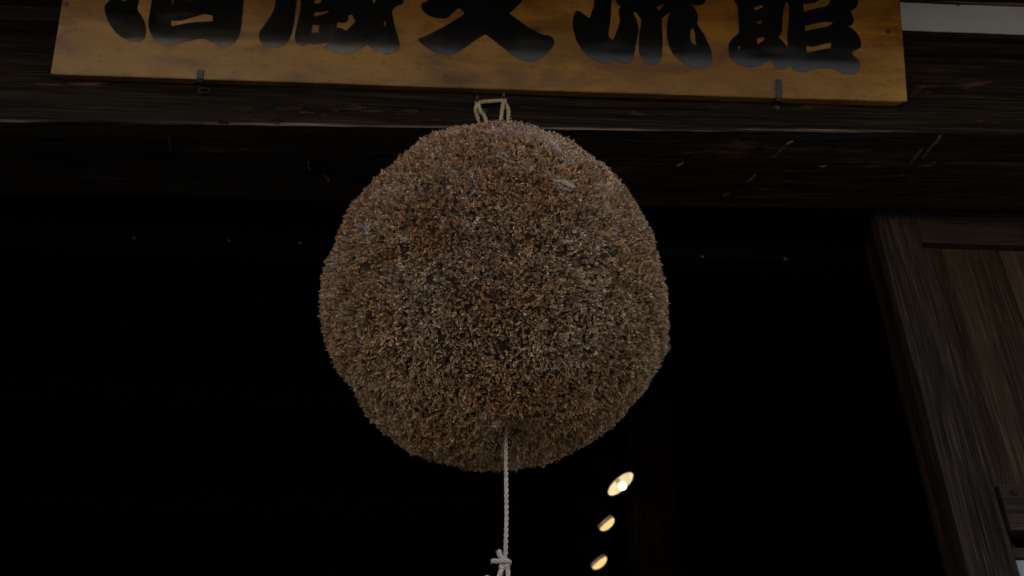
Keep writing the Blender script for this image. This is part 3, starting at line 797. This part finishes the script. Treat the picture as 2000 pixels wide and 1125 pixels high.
# core
bm = bmesh.new()
bmesh.ops.create_icosphere(bm, subdivisions=6, radius=1.0)
Nn = np.array([v.co[:] for v in bm.verts]); Nn /= np.linalg.norm(Nn, axis=1)[:, None]
rad = ball_radius(Nn) - .0185
for v, n_, r_ in zip(bm.verts, Nn, rad):
    v.co = Vector(n_ * r_)
me = bpy.data.meshes.new('core'); bm.to_mesh(me); bm.free()
me.polygons.foreach_set('use_smooth', [True] * len(me.polygons))
core = link('core', me, M['core'], ball, BC)

# sprigs: each a short twig end with curved needles in a spiral, tips trimmed to the ball
NS, NK = 92000, 6
i = np.arange(NS) + .5
ph = np.arccos(1 - 2 * i / NS); th = math.pi * (1 + 5 ** .5) * i
N = np.stack([np.cos(th) * np.sin(ph), np.sin(th) * np.sin(ph), np.cos(ph)], 1)
N += RNG.normal(0, .0055, N.shape); N /= np.linalg.norm(N, axis=1)[:, None]
pit = noise3(N, 34.0, 1.7) + .9 * noise3(N, 75.0, 9.1) + .5 * noise3(N, 15.0, 4.4)
keep = pit > -.36
N = N[keep]; pit = pit[keep]; NS = len(N)
rs = ball_radius(N) - .0075 + RNG.normal(0, .0019, NS) + pit * .0105
T = RNG.normal(0, 1, N.shape); T -= N * np.sum(T * N, 1)[:, None]; T /= np.linalg.norm(T, axis=1)[:, None]
swirl = np.stack([noise3(N, 9.0, 20.), noise3(N, 9.0, 40.), noise3(N, 9.0, 60.)], 1)
A = N + T * (RNG.random(NS)[:, None] * .75) + swirl * 1.2
A[:, 2] -= .10
A /= np.linalg.norm(A, axis=1)[:, None]
tip = N * rs[:, None]
E1 = np.cross(A, T); E1 /= np.linalg.norm(E1, axis=1)[:, None]
E2 = np.cross(A, E1)
# colour of each sprig: foxy brown, tan, grey with dust on the upper right
n_col = noise3(N, 3.2, 11.) * 1.3 + noise3(N, 9., 12.) * .6
fox = np.array([.52, .27, .11]); tan = np.array([.62, .43, .235]); umb = np.array([.17, .10, .055]); dust = np.array([.74, .64, .52])
q = np.clip(.5 + n_col + .35 * N[:, 2] - .20 * N[:, 0] + RNG.normal(0, .22, NS), 0, 1)[:, None]
colr = tan * (1 - q) + fox * q
du = RNG.random(NS)[:, None]
colr = np.where(du < .20, umb, colr)
colr = np.where(du > .91, np.array([.72, .58, .40]), colr)
dd = np.clip((N[:, 2] * .9 + N[:, 0] * .55 - .52 + noise3(N, 7., 15.) * .8 + noise3(N, 22., 16.) * .5) * 1.6, 0, .85)
dd = np.maximum(dd, np.clip(.0 + noise3(N, 6., 25.) * .7, 0, .16))[:, None]
colr = colr * (1 - dd) + dust * dd
colr *= np.clip(1 + RNG.normal(0, .28, NS), .35, 1.8)[:, None]
VV = np.zeros((NS, NK, 5, 3), np.float32); CC = np.zeros((NS, NK, 5, 4), np.float32); CC[..., 3] = 1
ang0 = RNG.random(NS) * 6.283
Lsp = .008 + RNG.random(NS) * .005
for k in range(NK):
    t = (k / (NK - 1))
    an = ang0 + k * 2.4 + RNG.normal(0, .25, NS)
    e = E1 * np.cos(an)[:, None] + E2 * np.sin(an)[:, None]
    root = tip - A * (Lsp * (1 - t) * .75 + .004)[:, None]
    ln = (.0042 + RNG.random(NS) * .0034) * (1 - .2 * t)
    open_ = (1.05 - .45 * t) + RNG.normal(0, .15, NS)
    d0 = A * np.cos(open_)[:, None] + e * np.sin(open_)[:, None]
    o2 = open_ * .45
    d1 = A * np.cos(o2)[:, None] + e * np.sin(o2)[:, None]
    midp = root + d0 * (ln * .5)[:, None]
    end = midp + d1 * (ln * .5)[:, None]
    wv = np.cross(d0, e + RNG.normal(0, .5, e.shape)); wv /= (np.linalg.norm(wv, axis=1)[:, None] + 1e-6)
    hw_ = (.00065 + RNG.random(NS) * .0005)[:, None]
    VV[:, k, 0] = root - wv * hw_; VV[:, k, 1] = root + wv * hw_
    VV[:, k, 2] = midp + wv * hw_ * .95; VV[:, k, 3] = midp - wv * hw_ * .95
    VV[:, k, 4] = end
    c = colr * (1 + RNG.normal(0, .14, NS))[:, None]
    for j, f_ in ((0, .5), (1, .5), (2, 1.0), (3, 1.0), (4, 1.4)):  # dark roots, bright tips: shade of the gaps painted into the tint
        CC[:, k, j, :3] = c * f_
nv = NS * NK * 5
base = (np.arange(NS * NK) * 5)[:, None]
quads = (base + np.array([0, 1, 2, 3])[None]).ravel()
tris = (base + np.array([3, 2, 4])[None]).ravel()
me = bpy.data.meshes.new('sprigs')
me.vertices.add(nv); me.vertices.foreach_set('co', VV.ravel())
nq = NS * NK
me.loops.add(nq * 7); me.loops.foreach_set('vertex_index', np.concatenate([quads, tris]).astype(np.int32))
me.polygons.add(nq * 2)
me.polygons.foreach_set('loop_start', np.concatenate([np.arange(nq) * 4, nq * 4 + np.arange(nq) * 3]).astype(np.int32))
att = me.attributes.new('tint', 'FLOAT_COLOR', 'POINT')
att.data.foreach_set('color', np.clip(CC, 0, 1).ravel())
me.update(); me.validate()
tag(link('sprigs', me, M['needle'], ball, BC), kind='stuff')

# a few longer stray needles and snapped twig ends
dat = []
for _ in range(420):
    n_ = Vector(RNG.normal(0, 1, 3)).normalized()
    r_ = float(ball_radius(np.array([n_[:]]))[0])
    t_ = Vector(RNG.normal(0, 1, 3)); t_ = (t_ - n_ * t_.dot(n_)).normalized()
    p0 = n_ * (r_ - .010); L_ = random.uniform(.006, .015)
    p1 = p0 + n_ * L_ * .35 + t_ * L_ * .5; p2 = p0 + n_ * L_ * random.uniform(.2, .6) + t_ * L_
    dat.append(tube_data([p0, p1, p2], [.0007, .0007, .0003], 4))
V, Fq = join_data(dat)
me = bpy.data.meshes.new('stray_needles'); me.from_pydata(V, [], Fq); me.update()
tag(link('stray_needles', me, M['twig'], ball, BC), kind='stuff')

# cobwebs: fine threads slung over the sprigs
for path in COBWEBS[:9] + COBWEBS[10:11]:
    P = smooth_path([Vector(p) for p in path], 6)
    dat = []
    clump = len(path) == 3 and path[0][0] > .29 and path[0][0] < .30
    for _ in range(34 if len(path) > 3 else (34 if clump else 14)):
        a = random.randrange(0, len(P) - 1); b = min(len(P) - 1, a + random.randrange(2, 7))
        sprd = .035 if len(path) > 3 else .022
        if clump: sprd = .010
        j0 = Vector(RNG.normal(0, sprd, 3)); j1 = Vector(RNG.normal(0, sprd, 3)) * .8 + j0 * .5
        pts = []
        for s in range(6):
            u = s / 5
            d = (P[a].lerp(P[b], u) + j0.lerp(j1, u)).normalized()
            r_ = float(ball_radius(np.array([d[:]]))[0]) + (.004 if clump else .0022 if d.dot(view) < -.45 else -.006) - .002 * math.sin(math.pi * u) + random.uniform(-.001, .001)
            pts.append(d * r_)
        dat.append(tube_data(pts, random.uniform(.00012, .00032) * (2.6 if clump else 1), 3, False))
    V, Fq = join_data(dat)
    me = bpy.data.meshes.new('cobweb'); me.from_pydata(V, [], Fq); me.update()
    link('cobweb', me, M['web'], ball, BC)

# hanging loop of straw cord
yl = 1.553
c1 = (-.0925, yl, 3.2400); c2 = (-.0325, yl, 3.2535)
bt = BC.z + .325
paths = [[(c1[0], yl, c1[2]), (-.0945, yl + .004, 3.220), (-.086, yl + .015, 3.185), (-.078, yl + .035, bt)],
         [(c1[0] + .003, yl - .004, c1[2]), (-.084, yl - .002, 3.215), (-.069, yl + .008, 3.185), (-.058, yl + .03, bt)],
         [(c1[0] - .004, yl - .002, c1[2] + .001), (-.065, yl - .003, 3.2465), (c2[0] + .005, yl - .002, c2[2] - .001)],
         [(c2[0], yl - .003, c2[2]), (-.0345, yl - .002, 3.225), (-.037, yl + .006, 3.185), (-.040, yl + .03, bt)],
         [(c2[0] + .002, yl, c2[2] - .003), (-.021, yl + .004, 3.225), (-.0215, yl + .014, 3.185), (-.024, yl + .04, bt)]]
V, Fq = join_data([cord_data(p, .0048, 2, .018, 6, .15) for p in paths])
mesh('hanging_cord', V, Fq, M['cord'], ball)

# iron staple on the lintel that carries the cord
st = empty('iron_staple', (-.0625, 1.56, 3.2465))
tag(st, 'small dark iron staple on the lintel holding the cord of the cedar ball', 'staple')
for (x, z) in ((c1[0], c1[2] + .003), (c2[0], c2[2] + .003)):
    V, Fq = tube_data([(x, 1.570, z - .004), (x, 1.552, z - .003), (x, 1.541, z - .001), (x, 1.538, z + .004), (x, 1.539, z + .009)], [.003, .003, .003, .003, .002], 8)
    mesh('prong', V, Fq, M['iron'], st)
V, Fq = tube_data([(-.080, 1.5655, 3.224), (-.080, 1.560, 3.224), (-.080, 1.558, 3.224)], [.010, .010, .007], 12)
mesh('washer', V, Fq, M['screw'], st)

# ================================================================== the rope below the ball
rp = empty('pull_rope', (0, 1.61, 1.75))
tag(rp, 'pale twisted rope hanging from under the cedar ball with a knot near its end', 'rope')
kz = 2.172
V, Fq = cord_data([(-.003, 1.61, 2.47), (-.002, 1.61, 2.40), (.002, 1.61, 2.30), (.0035, 1.61, 2.25), (.0035, 1.61, kz)], .0039, 2, .021, 8, .5)
mesh('rope', V, Fq, M['rope'], rp)
# knot: wraps, a stub end and a loop end
kn = []
kn.append(cord_data([(.004, 1.607, kz + .003), (-.002, 1.604, kz + .010), (-.0062, 1.603, kz + .016), (-.0072, 1.603, kz + .0235)], .0046, 3, .024, 6, .8))
kn.append(cord_data([(-.0195, 1.603, kz + .0045), (-.010, 1.602, kz + .0042), (.003, 1.6015, kz + .0045), (.0095, 1.606, kz + .005), (.008, 1.614, kz + .004), (-.002, 1.616, kz + .002)], .0043, 3, .024, 6, .7))
kn.append(cord_data([(-.005, 1.608, kz - .002), (.001, 1.6025, kz - .0055), (.008, 1.606, kz - .004)], .0040, 3, .024, 6, .5))
V, Fq = join_data(kn)
mesh('knot', V, Fq, M['rope'], rp)
V, Fq = cord_data([(.006, 1.608, kz + .004), (.0095, 1.607, kz - .02), (.011, 1.608, kz - .05), (.012, 1.609, kz - .15), (.010, 1.61, kz - .42)], .0043, 3, .026, 6, .35)
mesh('tail', V, Fq, M['rope'], rp)
V, Fq = cord_data([(.001, 1.607, kz - .002), (-.003, 1.606, kz - .012), (-.007, 1.606, kz - .024), (-.016, 1.606, kz - .027), (-.026, 1.606, kz - .0235), (-.032, 1.607, kz - .033), (-.034, 1.608, kz - .06)], .0043, 3, .026, 6, .35)
mesh('tail', V, Fq, M['rope'], rp)

# ================================================================== spotlights in the room
def rot_to(d):
    return Vector(d).normalized().to_track_quat('Z', 'Y').to_matrix()
def lathe(profile, n=28):
    V, Fq = [], []
    for (r, z) in profile:
        for k in range(n):
            a = 2 * math.pi * k / n
            V.append(Vector((r * math.cos(a), r * math.sin(a), z)))
    for i in range(len(profile) - 1):
        for k in range(n):
            Fq.append((i * n + k, i * n + (k + 1) % n, (i + 1) * n + (k + 1) % n, (i + 1) * n + k))
    return V, Fq
TZ = 3.26
box('added_glow_post', .415, .56, 3.02, 3.16, .02, 3.945, M['post'], B, .006)  # added post, invented to catch a faint glow beside the near lamp
tr = box('lamp_track', .235, .265, 2.3, 5.2, TZ, TZ + .025, M['track'], None, .002)
tag(tr, 'thin black lamp track running back along the dark room ceiling', 'track')
tr['label'] = 'thin black lamp track running back into the dark room above the spotlights'
for k in range(4):
    V, Fq = tube_data([(.25, 2.5 + .85 * k, TZ + .024), (.25, 2.5 + .85 * k, 3.955)], .004, 6)
    mesh('drop_rod', V, Fq, M['track'], tr)
lamps = [((.365, 2.913, 3.000), (.57, -.09, -.81), .051, 'open', 'nearest of three lit spotlights, its glowing open face turned to the viewer'),
         ((.338, 3.185, 3.000), (.66, .16, -.74), .031, 'dome', 'middle of three lit spotlights, a small bright crescent'),
         ((.342, 3.511, 3.000), (.62, .12, -.77), .033, 'dome', 'lowest of three lit spotlights in the photo, with brownish lamp body')]
for (c, d, r, kind, lab) in lamps:
    lp = empty('spotlight', c)
    tag(lp, lab, 'spotlight', 'spotlights on the lamp track')
    Rm = rot_to(d)
    def put(name, dat, mat, sm=True):
        V, Fq = dat
        return mesh(name, [Vector(c) + Rm @ v for v in V], Fq, mat, lp, c, sm)
    if kind == 'open':
        put('housing', lathe([(r, .0), (r * 1.03, -.002), (r * .98, -.02), (r * .72, -.055), (r * .45, -.075), (r * .42, -.12), (.004, -.124)]), M['housing'])
        put('reflector', lathe([(r * .985, .001), (r * .90, -.016), (r * .62, -.040), (r * .30, -.052), (.003, -.053)]), M['reflector'])
        put('socket', lathe([(.004, -.001), (.0075, -.006), (.008, -.050)]), M['socket'])
        put('bulb', lathe([(.001, .0225), (.006, .0210), (.0105, .0165), (.0125, .010), (.0105, .0035), (.006, -.0005), (.001, -.002)]), M['bulb'])
    else:
        put('housing', lathe([(r * .97, -.002), (r * 1.03, .0), (r * 1.02, -.01), (r * .98, -.07), (r * .80, -.10), (.004, -.108)]), M['housing'])
        put('lamp_neck', lathe([(r * .93, -.004), (r * .985, .002), (r * .985, .012)]), M['neck'])
        put('lamp_glass', lathe([(r * .985, .0122), (r * .93, .019), (r * .72, .025), (r * .40, .029), (.002, .030)]), M['lens'])
    back = Vector(c) + Rm @ Vector((0, 0, -.07))
    V, Fq = tube_data([back, back.lerp(Vector((.25, back.y, TZ)), .5) + Vector((-.01, 0, .02)), (.25, back.y, TZ + .002)], .005, 6)
    mesh('arm', V, Fq, M['track'], lp)

# ================================================================== added houses across the street
OB = empty('added_house', (-9, -13, 0))  # unseen house added to shape the light and the sign's reflections
tag(OB, 'added house across the street with white lower wall and dark boarded upper floor', 'building')
box('white_wall', -16, -2.0, -13.2, -13.0, 0, 3.2, M['white_wall'], OB, 0)
box('upper_floor', -16, -1.95, -13.25, -12.96, 3.202, 5.6, M['grey_board'], OB, 0)
rv = [(-16.5, -12.3, 5.4), (-1.5, -12.3, 5.4), (-1.5, -16, 7.2), (-16.5, -16, 7.2), (-1.5, -19.6, 5.4), (-16.5, -19.6, 5.4)]
rv2 = rv + [(x, y, z + .12) for (x, y, z) in rv]
mesh('roof', rv2, [(0, 1, 2, 3), (3, 2, 4, 5), (6, 9, 8, 7), (9, 11, 10, 8), (0, 6, 7, 1), (5, 4, 10, 11),
                   (0, 3, 9, 6), (3, 5, 11, 9), (1, 7, 8, 2), (2, 8, 10, 4)], M['tile'], OB)

OC = empty('added_house', (6, -10.5, 0))  # second unseen house, added to block low sky light on the ball's underside
tag(OC, 'added low dark boarded house across the street, lower than its neighbour', 'building')
box('board_wall', -1.2, 14, -10.7, -10.5, 0, 3.0, M['brown_board'], OC, 0)
rv = [(-1.6, -9.9, 2.95), (14.4, -9.9, 2.95), (14.4, -12.6, 3.85), (-1.6, -12.6, 3.85), (14.4, -15.4, 2.95), (-1.6, -15.4, 2.95)]
rv2 = rv + [(x, y, z + .10) for (x, y, z) in rv]
mesh('roof', rv2, [(0, 1, 2, 3), (3, 2, 4, 5), (6, 9, 8, 7), (9, 11, 10, 8), (0, 6, 7, 1), (5, 4, 10, 11),
                   (0, 3, 9, 6), (3, 5, 11, 9), (1, 7, 8, 2), (2, 8, 10, 4)], M['tile'], OC)
